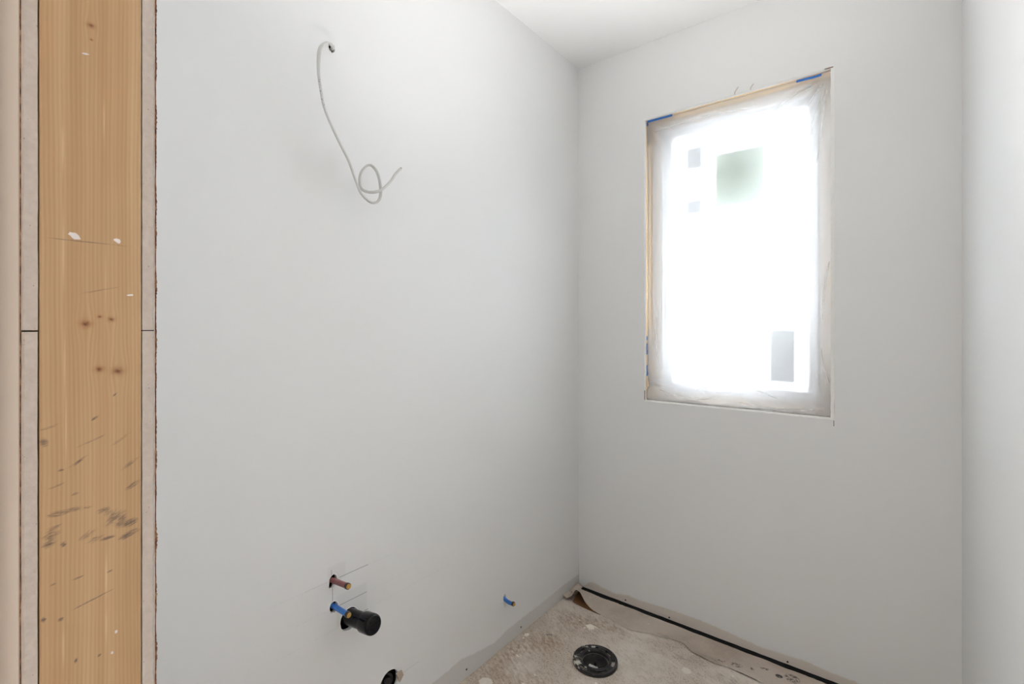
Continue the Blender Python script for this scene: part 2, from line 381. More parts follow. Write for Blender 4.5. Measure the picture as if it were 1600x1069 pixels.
# left wall: drywall with real holes, dark stud bay behind
holes_left = [circle(-1.4365, 2.1965, .0105, .0125, 18, .08),
              [(-1.4475+0.003, .616), (-1.446, .604), (-1.441, .5955), (-1.432, .598), (-1.424, .609), (-1.4195, .620), (-1.4225, .631), (-1.430, .6365), (-1.438, .634), (-1.444, .626)],
              circle(-1.4300, .5385, .0132, .0165, 20, .05),
              circle(-1.3770, .4785, .0315, .0335, 28, .02),
              [(-.6340, .182), (-.627, .173), (-.618, .182), (-.6195, .196), (-.6135, .2075), (-.6180, .2205), (-.6245, .2300), (-.6335, .217), (-.633, .203), (-.6305, .194)],
              circle(-1.228, .2005, .0365, .0365, 30, .015)]
wl = plate('wall_left', [[(FY1, .002), (.0, .002), (.0, H), (FY1, H)]] + holes_left, .0127, lambda u, v, w: (-w, u, v), M_left)
tag(wl, kind='structure')
for hl in holes_left:                                        # broken gypsum lip around every hole
    bm = bmesh.new(); cx = sum(p[0] for p in hl)/len(hl); cz = sum(p[1] for p in hl)/len(hl); A = []; B_ = []; K = []
    for p in hl:
        d = Vector((p[0]-cx, p[1]-cz)); u = d.normalized(); w = random.uniform(.0014, .0036)
        A.append(bm.verts.new((.0001, p[0]+u.x*w, p[1]+u.y*w))); B_.append(bm.verts.new((.0014, p[0]+u.x*.0002, p[1]+u.y*.0002))); K.append(bm.verts.new((-.006, p[0]-u.x*.0006, p[1]-u.y*.0006)))
    for i in range(len(hl)):
        j = (i+1) % len(hl); bm.faces.new((A[i], A[j], B_[j], B_[i])); bm.faces.new((B_[i], B_[j], K[j], K[i]))
    obj_bm('hole_rim', bm, M_gyps, wl)
box('wall_backing', -.13, -.10, -2.16, .18, -.16, H, M_dark, wl)
for (u0, u1, v0, v1, k) in plines:                          # carpenter's pencil lines around the rough-ins
    kk = round(k, 1) if k > .12 else .07
    pm = bpy.data.materials.get('pencil_%d' % (kk*100)) or simple('pencil_%d' % (kk*100), tuple(c*(1-kk)+.05*kk for c in PAINT[:3])+(1,), .7, .15, 90, .0)
    box('pencil_line', .0, .00015, u0, u1, v0, v1, pm, wl)
box('stud_bay_end', -.10, .0, FY0, FY1, -.16, H, M_dark, wl)

# back wall with the window opening
bottom = [(RX+.01-1.5*i/60, .0025+.0012*noise.noise(Vector((i*.7, 3, 1)))) for i in range(61)]
wb = plate('wall_back', [[(-.0127, H), (RX+.013, H)] + bottom, jag_rect(WX0, WX1, WZ0, WZ1, .012, .0016)], .0127, lambda u, v, w: (u, w, v), M_back)
tag(wb, kind='structure')
plate('exterior_sheathing', [[(-.14, -.16), (1.64, -.16), (1.64, H), (-.14, H)], [(WX0+.02, WZ0+.02), (WX1-.02, WZ0+.02), (WX1-.02, WZ1-.02), (WX0+.02, WZ1-.02)]], .015, lambda u, v, w: (u, .166+w, v), M_dark, wb)
box('framing_board', WX0-.038, WX0, .0135, .165, WZ0-.04, WZ1+.04, M_jamb, wb)
box('framing_board', WX1, WX1+.038, .0135, .165, WZ0-.04, WZ1+.04, M_jamb, wb)
box('framing_board', WX0, WX1, .0135, .165, WZ1, WZ1+.04, M_jamb, wb)
box('framing_board', WX0, WX1, .0135, .165, WZ0-.04, WZ0, M_jamb, wb)
def rim(name, x0, x1, z0, z1, parent):
    """chipped white gypsum lip where the board was cut around the opening"""
    bm = bmesh.new(); runs = [((x0,z0),(x1,z0)),((x1,z0),(x1,z1)),((x1,z1),(x0,z1)),((x0,z1),(x0,z0))]
    for k, (a, b) in enumerate(runs):
        a, b = Vector(a), Vector(b); n = int((b-a).length/.006); d = (b-a)/n; nr = Vector((-d.y, d.x)).normalized(); prev = None
        for i in range(n+1):
            p = a+d*i; w = (.0085, .0200, .0095, .0068)[k]+(.0024 if k != 1 else .006)*abs(noise.noise(Vector((p.x*26, p.y*26, k*3.1))))+random.uniform(0, .0007)
            o = noise.noise(Vector((p.x*17, p.y*17, 9.2)))*.0012
            q0 = p-nr*(.0016+o); q1 = p+nr*w*.5
            cur = [bm.verts.new((q0.x, -.0012, q0.y)), bm.verts.new((q1.x, (.0035, .0030, .0045, .0045)[k], q1.y)), bm.verts.new((q1.x, .0125, q1.y)), bm.verts.new((q0.x, .0125, q0.y))]
            if prev:
                for j in range(4): bm.faces.new((prev[j], cur[j], cur[(j+1)%4], prev[(j+1)%4]))
            else: bm.faces.new(cur)
            prev = cur
        bm.faces.new(prev)
    return obj_bm(name, bm, M_gyps, parent)
rim('chipped_edge', WX0, WX1, WZ0, WZ1, wb)
# loose paper curls and over-run saw cuts at the opening
for (cx, dz, s) in ((.772, .004, 1), (.835, .003, .8)):
    pts = catmull([(cx, -.001, WZ1-.002), (cx+.002*s, -.005, WZ1+.006), (cx+.009*s, -.008, WZ1+.014*s), (cx+.016*s, -.006, WZ1+.024*s)])
    sweep('paper_curl', pts, .0022, .0004, M_edge, wb, 6, (1,0,0))
box('saw_cut', WX1-.0012, WX1+.0008, -.0006, .001, WZ0-.026, WZ0-.004, M_fringe, wb)
box('saw_cut', WX1+.0002, WX1+.0017, -.0006, .001, WZ0+.020, WZ0+.105, M_cable_k, wb)
box('saw_cut', WX0-.0004, WX0+.0016, -.0012, .001, WZ0+.004, WZ0+.05, M_fringe, wb)
box('saw_cut', WX1-.03, WX1-.002, -.0012, .001, WZ1-.0022, WZ1-.0002, M_fringe, wb)
def screw(p, ax, parent):
    lathe_obj('drywall_screw', [(0, .0004), (.0016, .0003), (.0018, .0012), (.0036, .0010), (.0038, 0), (.0034, -.001)], p, ax, M_screw, parent, 14)
for sx, sz in ((.2665, .0165), (.486, .0115), (.972, .0125)): screw((sx, -.0002, sz), (0,-1,0), wb)
screw((.0002, -.508, .028), (1,0,0), wl)
screw((.0002, -.86, .035), (1,0,0), wl)

# right wall
tag(box('wall_right', RX, RX+.0127, FY1, .0, 0, H, M_paint), kind='structure')
tag(box('trim_2', RX+.0127, RX+.14, -2.16, .18, -.16, H, M_dark), kind='structure').name = 'wall_right_backing'

# door wall: framing core, end stud, drywall sheets on both faces
wf = tag(box('wall_front', -1.6, OX0-.040, FY0+.013, FY1-.0135, 0, H, M_plate), kind='structure')
box('framing_board', OX0-.040, RX+.13, FY0+.013, FY1-.0135, OZ1, H, M_plate, wf)
box('framing_board', OX1, RX+.13, FY0+.013, FY1-.0135, 0, OZ1, M_plate, wf)
bm = bmesh.new(); add_box(bm, OX0-.038, OX0, -2.1374, -2.0512, 0, OZ1, .0016)
stud = obj_bm('stud', bm, M_stud, wf)
def sheet_edge(name, y0, y1, z0, z1, side, mat_face, seed):
    """a board of drywall seen on its rough cut edge: broken gypsum core at x = OX0"""
    bm = bmesh.new(); n = int((z1-z0)/.006); prev = None
    for i in range(n+1):
        z = z0+(z1-z0)*i/n
        e = noise.noise(Vector((seed, z*22, 0)))*.0009+noise.noise(Vector((seed, z*120, 4)))*.0006
        a, b = (y0+e*(1 if side < 0 else .25), y1+e*(.25 if side < 0 else 1))
        r = noise.noise(Vector((seed+5, z*60, 1)))*.0009
        c = .0016+.0012*abs(noise.noise(Vector((seed+9, z*40, 2))))
        xs = OX0-.001+r
        if side < 0: ring = [(-1.6, a), (xs-c, a), (xs, a+c), (xs, b), (-1.6, b)]
        else: ring = [(-.0, a), (xs, a), (xs, b-c), (xs-c, b), (-.0, b)]
        cur = [bm.verts.new((p[0], p[1], z)) for p in ring]
        if prev:
            for j in range(5):
                f = bm.faces.new((prev[j], cur[j], cur[(j+1)%5], prev[(j+1)%5]))
                outer = (j in (0,)) if side < 0 else (j == 3)
                f.material_index = 1 if outer else 0
        else: bm.faces.new(cur)
        prev = cur
    bm.faces.new(prev)
    return obj_bm(name, bm, [M_edge, mat_face], wf)
ZJ = 1.3655
sheet_edge('drywall_sheet', FY0, -2.1384, ZJ+.0008, H, -1, M_hall, 1.3)
sheet_edge('drywall_sheet', FY0+.0006, -2.1386, 0, ZJ-.0008, -1, M_hall, 7.7)
sheet_edge('drywall_sheet', -2.0503, FY1, ZJ+.0006, H, 1, M_paint, 3.9)
sheet_edge('drywall_sheet', -2.0503, FY1-.0002, 0, ZJ-.0006, 1, M_paint, 5.1)
box('paint_skin', -1.6, OX0-.0035, FY0-.0012, FY0-.0002, 0, H, M_hall, wf)
box('joint_shade_strip', OX0-.06, OX0-.003, -2.0500, FY1-.0006, ZJ-.002, ZJ+.002, M_dark, wf)  # dark filler standing in for the shadow inside the sheet joint
def fringe(y, sgn, z0, z1, w, seed, thr):
    """torn brown face paper hanging over the cut edge"""
    bm = bmesh.new(); n = int((z1-z0)/.0016); prev = None
    for i in range(n+1):
        z = z0+(z1-z0)*i/n
        k = max(0, noise.noise(Vector((seed, z*30, 0)))*.9+.35-thr)
        ww = .0002+w*k*(.35+random.random()*.9)
        x = OX0+.0004+noise.noise(Vector((seed, z*55, 8)))*.0006
        cur = [bm.verts.new((x, y-sgn*.0008, z)), bm.verts.new((x+.0002, y+sgn*ww, z)), bm.verts.new((x-.0012, y+sgn*ww*.8, z)), bm.verts.new((x-.0014, y-sgn*.0006, z))]
        if prev:
            for j in range(4): bm.faces.new((prev[j], cur[j], cur[(j+1)%4], prev[(j+1)%4]))
        else: bm.faces.new(cur)
        prev = cur
    bm.faces.new(prev)
    return obj_bm('paper_fringe', bm, M_fringe, wf)
fringe(FY1+.0002, 1, .9, 1.9, .0018, 2.0, .05)
fringe(FY0-.0004, -1, .9, 1.9, .0012, 6.0, .62)
# header pieces over the doorway so both faces are closed
box('drywall_sheet', OX0, RX+.0127, FY0, FY0+.0127, OZ1, H, M_hall, wf)
box('drywall_sheet', OX0, RX, FY1-.0127, FY1, OZ1, H, M_paint, wf)
box('drywall_sheet', OX1, RX, FY1-.0127, FY1, 0, OZ1, M_paint, wf)
box('drywall_sheet', OX1, 3.1, FY0, FY0+.0127, 0, OZ1, M_hall, wf)
box('drywall_sheet', RX+.0127, 3.1, FY0, FY0+.0127, OZ1, H, M_hall, wf)
def blob(bm, c, rx, ry, th, fn, n=16, jit=.25, ang=0.0):
    ca, sa = math.cos(ang), math.sin(ang); lo, mid = [], []
    for i in range(n):
        a = 2*math.pi*i/n; k = 1+random.uniform(-jit, jit)
        u, v = rx*k*math.cos(a), ry*k*math.sin(a); u, v = u*ca-v*sa, u*sa+v*ca
        lo.append(bm.verts.new(fn(c[0]+u, c[1]+v, 0))); mid.append(bm.verts.new(fn(c[0]+u*.8, c[1]+v*.8, th)))
    for i in range(n):
        j = (i+1)%n; bm.faces.new((lo[i], lo[j], mid[j], mid[i]))
    bm.faces.new(mid); bm.faces.new(lo[::-1])
for (fy, fz, rx, ry, an) in ((-2.1015, 1.6675, .0032, .0010, .2), (-2.1099, 1.4675, .0055, .0030, -.5), (-2.0735, 1.4676, .0036, .0024, -.5), (-2.0620, 1.4065, .0030, .0011, .1), (-2.0748, 1.0243, .0013, .0020, 0), (-2.0785, 1.0024, .0012, .0016, 0)):
    bm = bmesh.new(); blob(bm, (fy, fz), rx, ry, .0006, lambda u, v, w: (OX0+w, u, v), 14, .2, an)
    obj_bm('paint_fleck', bm, M_paint_fleck, stud)

# hall behind the camera, with an unseen opening added to let in fill daylight
tag(plate('wall_hall_left', [[(-5.1, 0), (FY0, 0), (FY0, H), (-5.1, H)], [(-4.25, .65), (-3.15, .65), (-3.15, 2.15), (-4.25, 2.15)]], .05, lambda u, v, w: (-1.6-w, u, v), M_hall), kind='structure')
tag(box('wall_hall_blocker', .37, .43, -2.37, FY0-.0012, 0, H, M_hall), kind='structure')  # unseen nib added to block direct light from the hall face
tag(box('wall_hall_right', 3.1, 3.15, -5.1, FY0+.013, 0, H, M_hall), kind='structure')
tag(plate('wall_hall_back', [[(-1.65, 0), (3.15, 0), (3.15, H), (-1.65, H)]], .05, lambda u, v, w: (u, -5.1+w, v), M_hall), kind='structure')

# ------------------------------------------------------------------ window
def ring_frame(name, loops, mat, parent=None):
    bm = bmesh.new(); L = []
    for (ix, iz, y) in loops:
        L.append([bm.verts.new(p) for p in ((WX0+ix, y, WZ0+iz), (WX1-ix, y, WZ0+iz), (WX1-ix, y, WZ1-iz), (WX0+ix, y, WZ1-iz))])
    for a, b in zip(L, L[1:]+L[:1]):
        for k in range(4): bm.faces.new((a[k], a[(k+1)%4], b[(k+1)%4], b[k]))
    return obj_bm(name, bm, mat, parent)
win = ring_frame('window_1', [(.004, .004, .165), (.004, .004, .085), (.058, .052, .085), (.062, .056, .12), (.062, .056, .165)], M_vinyl)
tag(win, kind='structure')
ring_frame('sash', [(.0635, .0575, .164), (.0635, .0575, .105), (.096, .084, .105), (.111, .098, .155), (.111, .098, .164)], M_vinyl, win)
t = NT('window_glass')
tr = t.n.new('ShaderNodeBsdfTransparent'); gl = t.n.new('ShaderNodeBsdfGlossy'); gl.inputs['Roughness'].default_value = 0.02
fr = t.n.new('ShaderNodeFresnel'); fr.inputs['IOR'].default_value = 1.45; mx = t.n.new('ShaderNodeMixShader')
tr.inputs['Color'].default_value = (.97, .985, .98, 1)
t.l.new(fr.outputs[0], mx.inputs[0]); t.l.new(tr.outputs[0], mx.inputs[1]); t.l.new(gl.outputs[0], mx.inputs[2]); t.l.new(mx.outputs[0], t.out.inputs['Surface'])
box('pane', WX0+.09, WX1-.09, .1655, .171, WZ0+.08, WZ1-.08, t.m, win)
def sticker_mat(name, tint, blots):
    t = NT(name); x, y, z, P = t.pos(); n = t.noise(P, 16, 3); n2 = t.noise(t.scale(P, (1, 1, 6)), 26, 2)
    col = t.mix(n, tint, tuple(c*.8 for c in tint[:3])+(1,)); col = t.mix(t.math('MULTIPLY', t.step(n2, .5, .6), blots), col, (.25, .3, .25, 1))
    tl = t.n.new('ShaderNodeBsdfTranslucent'); df = t.n.new('ShaderNodeBsdfDiffuse'); m = t.n.new('ShaderNodeMixShader'); m.inputs[0].default_value = .78
    t.l.new(col, tl.inputs[0]); t.l.new(col, df.inputs[0]); t.l.new(tl.outputs[0], m.inputs[1]); t.l.new(df.outputs[0], m.inputs[2]); t.l.new(m.outputs[0], t.out.inputs['Surface'])
    return t.m
M_st1 = sticker_mat('sticker_green', (.38, .45, .37, 1), .3)
M_st2 = sticker_mat('sticker_grey', (.22, .225, .235, 1), .1)
M_st3 = sticker_mat('sticker_print', (.36, .365, .37, 1), .3)
for (x0, x1, z0, z1, m) in ((.6465, .8574, 1.936, 2.190, M_st1), (.511, .585, 2.142, 2.247, M_st2), (.511, .585, 1.923, 1.990, M_st2), (.878, .977, 1.128, 1.360, M_st3)):
    box('glass_sticker', x0, x1, .1646, .1653, z0, z1, m, win)
box('shim', WX0+.004, WX0+.022, .055, .083, WZ1-.10, WZ1-.03, M_plate, win)

# ------------------------------------------------------------------ plastic sheet taped over the window
t = NT('plastic_film')
P = t.pos()[3]
rf = t.n.new('ShaderNodeBsdfRefraction'); rf.distribution = 'BECKMANN'; rf.inputs['Roughness'].default_value = .285; rf.inputs['IOR'].default_value = 1.30; rf.inputs['Color'].default_value = (.97, .97, .97, 1)
tl = t.n.new('ShaderNodeBsdfTranslucent'); tl.inputs['Color'].default_value = (.93, .93, .93, 1)
df = t.n.new('ShaderNodeBsdfDiffuse'); df.inputs['Color'].default_value = (.9, .9, .9, 1)
gl = t.n.new('ShaderNodeBsdfGlossy'); gl.inputs['Roughness'].default_value = .25
m1 = t.n.new('ShaderNodeMixShader'); m1.inputs[0].default_value = .055
m2 = t.n.new('ShaderNodeMixShader'); m2.inputs[0].default_value = .27
m3 = t.n.new('ShaderNodeMixShader'); m3.inputs[0].default_value = .03
t.l.new(rf.outputs[0], m1.inputs[1]); t.l.new(tl.outputs[0], m1.inputs[2])
t.l.new(m1.outputs[0], m2.inputs[1]); t.l.new(df.outputs[0], m2.inputs[2])
t.l.new(m2.outputs[0], m3.inputs[1]); t.l.new(gl.outputs[0], m3.inputs[2]); t.l.new(m3.outputs[0], t.out.inputs['Surface'])
M_film = t.m
t = NT('plastic_film_folded')
tl = t.n.new('ShaderNodeBsdfTranslucent'); tl.inputs['Color'].default_value = (.95, .95, .955, 1)
df = t.n.new('ShaderNodeBsdfDiffuse'); df.inputs['Color'].default_value = (.94, .94, .945, 1)
rf = t.n.new('ShaderNodeBsdfTransparent')
gl = t.n.new('ShaderNodeBsdfGlossy'); gl.inputs['Roughness'].default_value = .2
m1 = t.n.new('ShaderNodeMixShader'); m1.inputs[0].default_value = .30
m2 = t.n.new('ShaderNodeMixShader'); m2.inputs[0].default_value = .35
m3 = t.n.new('ShaderNodeMixShader'); m3.inputs[0].default_value = .06
t.l.new(rf.outputs[0], m1.inputs[1]); t.l.new(tl.outputs[0], m1.inputs[2])
t.l.new(m1.outputs[0], m2.inputs[1]); t.l.new(df.outputs[0], m2.inputs[2])
t.l.new(m2.outputs[0], m3.inputs[1]); t.l.new(gl.outputs[0], m3.inputs[2]); t.l.new(m3.outputs[0], t.out.inputs['Surface'])
M_fold = t.m
t = NT('plastic_film_crease')
tl = t.n.new('ShaderNodeBsdfTranslucent'); tl.inputs['Color'].default_value = (.97, .97, .975, 1)
rf = t.n.new('ShaderNodeBsdfTransparent'); df = t.n.new('ShaderNodeBsdfDiffuse'); df.inputs['Color'].default_value = (.97, .97, .97, 1)
m1 = t.n.new('ShaderNodeMixShader'); m1.inputs[0].default_value = .25
m2 = t.n.new('ShaderNodeMixShader'); m2.inputs[0].default_value = .14
t.l.new(rf.outputs[0], m1.inputs[1]); t.l.new(tl.outputs[0], m1.inputs[2]); t.l.new(m1.outputs[0], m2.inputs[1]); t.l.new(df.outputs[0], m2.inputs[2]); t.l.new(m2.outputs[0], t.out.inputs['Surface'])
M_crease = t.m
def film_y(s, q):
    x = s*(WX1-WX0); z = q*(WZ1-WZ0)
    y = .024
    y += .020*sm(s/.16)*sm((1-s)/.2)*sm(q/.12)*sm((1-q)/.10)         # slack bellying towards the glass
    y += -.022*sm((s-.90)/.10)                                         # brought forward at the right jamb
    y += -.012*sm((.05-q)/.05)
    dx, dz = (1-s)*(WX1-WX0), (1-q)*(WZ1-WZ0); r = math.hypot(dx, dz); th = math.atan2(dz, dx+1e-6)
    y += .009*math.sin(th*17)*math.exp(-r/.24)*sm(r/.05)              # pleats from the top right tape
    r2 = math.hypot(x, dz); th2 = math.atan2(dz, x+1e-6)
    y += .006*math.sin(th2*15)*math.exp(-r2/.15)*sm(r2/.04)
    lo = sm((.20-q)/.20)
    y += .010*lo*noise.noise(Vector((x*7, z*22, 2.0)))+.006*lo*(1-abs(noise.noise(Vector((x*11+z*6, z*30, 7.0))))*2)
    rt = sm((s-.82)/.14)
    y += .008*rt*noise.noise(Vector((x*36, z*5, 4.4)))+.005*rt*lo*noise.noise(Vector((x*40, z*26, 9.0)))
    lf = sm((.10-s)/.10)*sm((.36-q)/.2)
    y += .010*lf*noise.noise(Vector((x*60, z*12, 5.5)))
    y += .0035*noise.noise(Vector((x*4, z*3, 8.0)))
    return max(y, .0150)
NX, NZ = 84, 150
bm = bmesh.new(); g = []
for j in range(NZ+1):
    row = []
    for i in range(NX+1):
        s, q = i/NX, j/NZ
        row.append(bm.verts.new((WX0+.0045+(WX1-WX0-.009)*s, film_y(s, q), WZ0+.0045+(WZ1-WZ0-.009)*q)))
    g.append(row)
for j in range(NZ):
    for i in range(NX): bm.faces.new((g[j][i], g[j][i+1], g[j+1][i+1], g[j+1][i]))
film = obj_bm('plastic_sheet', bm, M_film, None, smooth=True)
so = film.modifiers.new('thickness', 'SOLIDIFY'); so.thickness = .0008; so.offset = 0
tag(film, 'translucent plastic film taped over the recessed window', 'plastic sheet')
def flap(name, pts, nu, nv, fn):
    bm = bmesh.new(); g = [[bm.verts.new(fn(i/nu, j/nv)) for i in range(nu+1)] for j in range(nv+1)]
    for j in range(nv):
        for i in range(nu): bm.faces.new((g[j][i], g[j][i+1], g[j+1][i+1], g[j+1][i]))
    o = obj_bm(name, bm, M_fold, film, smooth=True); m = o.modifiers.new('thickness', 'SOLIDIFY'); m.thickness = .0008; return o
# folded surplus lying along the sill
def sill_fn(a, b):
    x = WX0+.01+(WX1-WX0-.02)*a
    y = .016+.020*b+.004*noise.noise(Vector((x*9, b*2, 1)))
    z = WZ0+.0012+.020*math.sin(math.pi*b)*(.55+.6*abs(noise.noise(Vector((x*6, 2, 5)))))+.004*noise.noise(Vector((x*30, b*4, 3)))
    return (x, max(.0145, y), max(WZ0+.0012, z))
flap('sill_fold', None, 70, 8, sill_fn)
# loose tongue at the lower right corner
def tongue_fn(a, b):
    top = .23; z = WZ0+.008+top*b
    wd = .046*(1-b)**1.2*(.35+.65*sm(b/.18))+.004
    x = WX1-.006-wd*a
    y = .0155+.010*a+.004*noise.noise(Vector((a*4, b*7, 3)))
    return (x, max(.0145, y), z)
flap('corner_fold', None, 8, 30, tongue_fn)
# bunched edge at the lower left
def left_fn(a, b):
    z = WZ0+.01+.34*b; k = abs(math.sin(b*math.pi*2.2))**.7
    x = WX0+.006+.028*a*(.25+.75*k); y = .027+.008*a+.003*noise.noise(Vector((a*5, b*12, 6)))
    return (x, y, z)
flap('edge_fold', None, 8, 44, left_fn)

# creases pulled tight from the tape: narrow doubled-up folds just proud of the film
def crease(p, q, w, bow=0.0):
    (s0, q0), (s1, q1) = p, q; bm = bmesh.new(); n = 24; prev = None
    for i in range(n+1):
        f = i/n; k = math.sin(math.pi*min(1, f*1.0))**.6
        s_ = s0+(s1-s0)*f+bow*math.sin(math.pi*f)*(q1-q0); q_ = q0+(q1-q0)*f-bow*math.sin(math.pi*f)*(s1-s0)
        s_ = min(max(s_, .002), .998); q_ = min(max(q_, .002), .998)
        y = film_y(s_, q_); x = WX0+.0045+(WX1-WX0-.009)*s_; z = WZ0+.0045+(WZ1-WZ0-.009)*q_
        d = Vector(((s1-s0)*(WX1-WX0), (q1-q0)*(WZ1-WZ0))).normalized(); nr = Vector((-d.y, d.x))*(w*1.7*k+.0003)
        cur = [bm.verts.new((x-nr.x, film_y(min(.998, max(.002, s_-nr.x/.755)), min(.998, max(.002, q_-nr.y/1.353)))-.0044, z-nr.y)), bm.verts.new((x, y-.0047, z)), bm.verts.new((x+nr.x, film_y(min(.998, max(.002, s_+nr.x/.755)), min(.998, max(.002, q_+nr.y/1.353)))-.0044, z+nr.y))]
        if prev:
            for j in range(2): bm.faces.new((prev[j], cur[j], cur[j+1], prev[j+1]))
        prev = cur
    return obj_bm('crease', bm, M_crease, film, smooth=True)
for a in (((.965, .97), (.80, .84), .0030, .04), ((.97, .955), (.885, .80), .0030, .03), ((.975, .94), (.93, .74), .0028, .02), ((.93, .975), (.70, .915), .0025, .05),
          ((.05, .955), (.62, .955), .0022, -.02), ((.985, .45), (.955, .28), .0020, .04),
          ((.95, .20), (.985, .10), .0018, .06), ((.22, .085), (.60, .075), .0032, .08), ((.30, .050), (.75, .040), .0030, -.06), ((.08, .040), (.42, .028), .0026, .05),
          ((.06, .30), (.075, .12), .0014, .08), ((.55, .020), (.96, .022), .0030, .03)):
    crease(*a)

def tape(label, x0, x1, y0, y1, z0, z1):
    """painter's tape: a thin slightly wavy strip"""
    bm = bmesh.new(); n = 12; ax = 0 if (x1-x0) > (z1-z0) else 2; prev = None
    for i in range(n+1):
        f = i/n; w = .0007*math.sin(f*7)+random.uniform(-.0003, .0003); e = random.uniform(-.0006, .0006)
        if ax == 0:
            x = x0+(x1-x0)*f; ring = [(x, y0+e, z0+w), (x, y1+e, z0+w*.5), (x, y1+e, z1+w*.5), (x, y0+e, z1+w)]
        else:
            z = z0+(z1-z0)*f; ring = [(x0+w*.5, y0+e, z), (x1+w*.5, y0+e, z), (x1+w, y1+e, z), (x0+w, y1+e, z)]
        cur = [bm.verts.new(p) for p in ring]
        if prev:
            for k in range(4): bm.faces.new((prev[k], cur[k], cur[(k+1)%4], prev[(k+1)%4]))
        else: bm.faces.new(cur)
        prev = cur
    bm.faces.new(prev)
    return tag(obj_bm('tape_strip', bm, M_tape), label, 'tape', 'blue tape around the window')
tape('blue tape strip at the top left corner of the window opening', WX0+.008, WX0+.130, .0134, .0140, WZ1-.0150, WZ1-.0055)
tape('blue tape strip at the top right corner of the window opening', WX1-.128, WX1-.042, .0134, .0140, WZ1-.0180, WZ1-.0080)
tape('tiny crumpled blue tape end dangling in the top left window corner', WX0+.0050, WX0+.0115, .0134, .0142, WZ1-.030, WZ1-.012)
tape('short blue tape piece on the left window jamb, highest of three', WX0+.0044, WX0+.0050, .0135, .0265, WZ0+.294, WZ0+.312)
tape('blue tape piece on the left window jamb, middle of three', WX0+.0044, WX0+.0050, .0135, .0265, WZ0+.224, WZ0+.276)
tape('blue tape piece on the left window jamb, lowest of three', WX0+.0044, WX0+.0050, .0135, .0265, WZ0+.120, WZ0+.172)

# ------------------------------------------------------------------ cable on the left wall
def cable_mat():
    t = NT('cable_jacket'); x, y, z, P = t.pos(); n = t.noise(P, 50, 2)
    col = t.mix(n, srgb(206, 205, 201), srgb(220, 219, 215))
    d = t.math('MULTIPLY', t.step(t.noise(t.scale(P, (1, 1, 1.6)), 260, 2), .56, .62), t.box(y, z, -1.53, -1.47, 1.985, 2.055, .006))
    col = t.mix(t.math('MULTIPLY', d, .7), col, srgb(80, 80, 82))
    return t.done(col, 0.42)
cpts = [(-.03,-1.4305,2.2010),(.004,-1.435,2.1963),(.02,-1.4509,2.1945),(.035,-1.474,2.182),(.05,-1.5003,2.1518),(.058,-1.5107,2.1158),(.06,-1.5118,2.0704),(.06,-1.5042,2.0204),(.06,-1.4966,1.9876),(.06,-1.479,1.949),(.06,-1.449,1.9004),(.06,-1.418,1.8539),(.06,-1.3966,1.8068),(.062,-1.3806,1.7723),(.064,-1.3597,1.7535),(.066,-1.3384,1.7479),(.066,-1.3175,1.76),(.064,-1.309,1.7878),(.060,-1.3107,1.8237),(.055,-1.3189,1.8523),(.05,-1.3339,1.8661),(.046,-1.3494,1.8599),(.045,-1.3668,1.8363),(.046,-1.3719,1.8097),(.052,-1.3693,1.7862),(.062,-1.3538,1.7782),(.073,-1.3345,1.7806),(.078,-1.3146,1.792),(.085,-1.2889,1.8203),(.09,-1.2732,1.847),(.095,-1.2573,1.866)]
cp = catmull(cpts, 6)
cable = bpy.data.objects.new('electrical_cable', None); cable.location = (0, -1.4365, 2.1965); link(cable)
tag(cable, 'pale grey electrical cable looping out of a hole high in the left wall', 'cable')
def under(o, root):
    o.parent = root; o.matrix_parent_inverse = Matrix.Translation(root.location).inverted(); return o
under(sweep('jacket', cp, .0062, .0036, cable_mat(), None, 14, (0,1,0), lambda t: 1.2*sm((t-.12)/.14)-.9*sm((t-.4)/.3)), cable)
d = (cp[-1]-cp[-3]).normalized(); side = d.cross(Vector((1,0,0))).normalized()
for k, m in ((-1, M_cable_k), (0, M_copper), (1, M_cable_w)):
    o = cp[-1]-d*.004+side*k*.0026
    under(sweep('conductor', [o, o+d*.004, o+d*(.0075 if k else .009)], .0012, .0012, m, None, 8), cable)

# ------------------------------------------------------------------ plumbing on the left wall
def stub(label, p0, p1, mat, path=None):
    p0, p1 = Vector(p0), Vector(p1); a = (p1-p0).normalized()
    root = bpy.data.objects.new('supply_stub', None); root.location = p0; link(root)
    tag(root, label, 'pipe', 'capped supply stubs')
    pts = path or [p0-a*.05, p0, p1-a*.006]
    under(sweep('pipe', catmull(pts, 6), .0076, .0076, mat, None, 20), root)
    e = p1-a*.012
    under(lathe_obj('crimp_ring', [(.0077, 0), (.0088, .0006), (.0088, .0086), (.0078, .0095), (.0074, .0095)], e, a, M_ring, None, 24), root)
    under(lathe_obj('plug', [(.0070, .004), (.0070, .0108), (.0062, .0118), (.0022, .0118), (.0018, .0112), (0, .0112)], e, a, M_brass, None, 24), root)
    return root
stub('dull red supply pipe stub with brass end, upper of the pair', (0, -1.4335, .6195), (.084, -1.4326, .6279), M_red)
stub('blue supply pipe stub with brass end above the black drain', (0, -1.4290, .5405), (.0728, -1.4242, .5374), M_blue)
stub('small blue bent supply stub low on the wall near the floor flange', (0, -.6245, .2050), (.0556, -.6259, .2015), M_blue,
     [(-.05, -.626, .235), (-.02, -.6255, .216), (0, -.6250, .206), (.02, -.6255, .2005), (.035, -.6258, .2003), (.048, -.6259, .2011)])
a0, a1 = Vector((0, -1.379, .487)), Vector((.118, -1.372, .5015)); ad = (a1-a0).normalized()
drain = bpy.data.objects.new('drain_stub', None); drain.location = a0; link(drain)
tag(drain, 'thick black plastic drain pipe with end cap jutting from the left wall', 'pipe')
L = (a1-a0).length
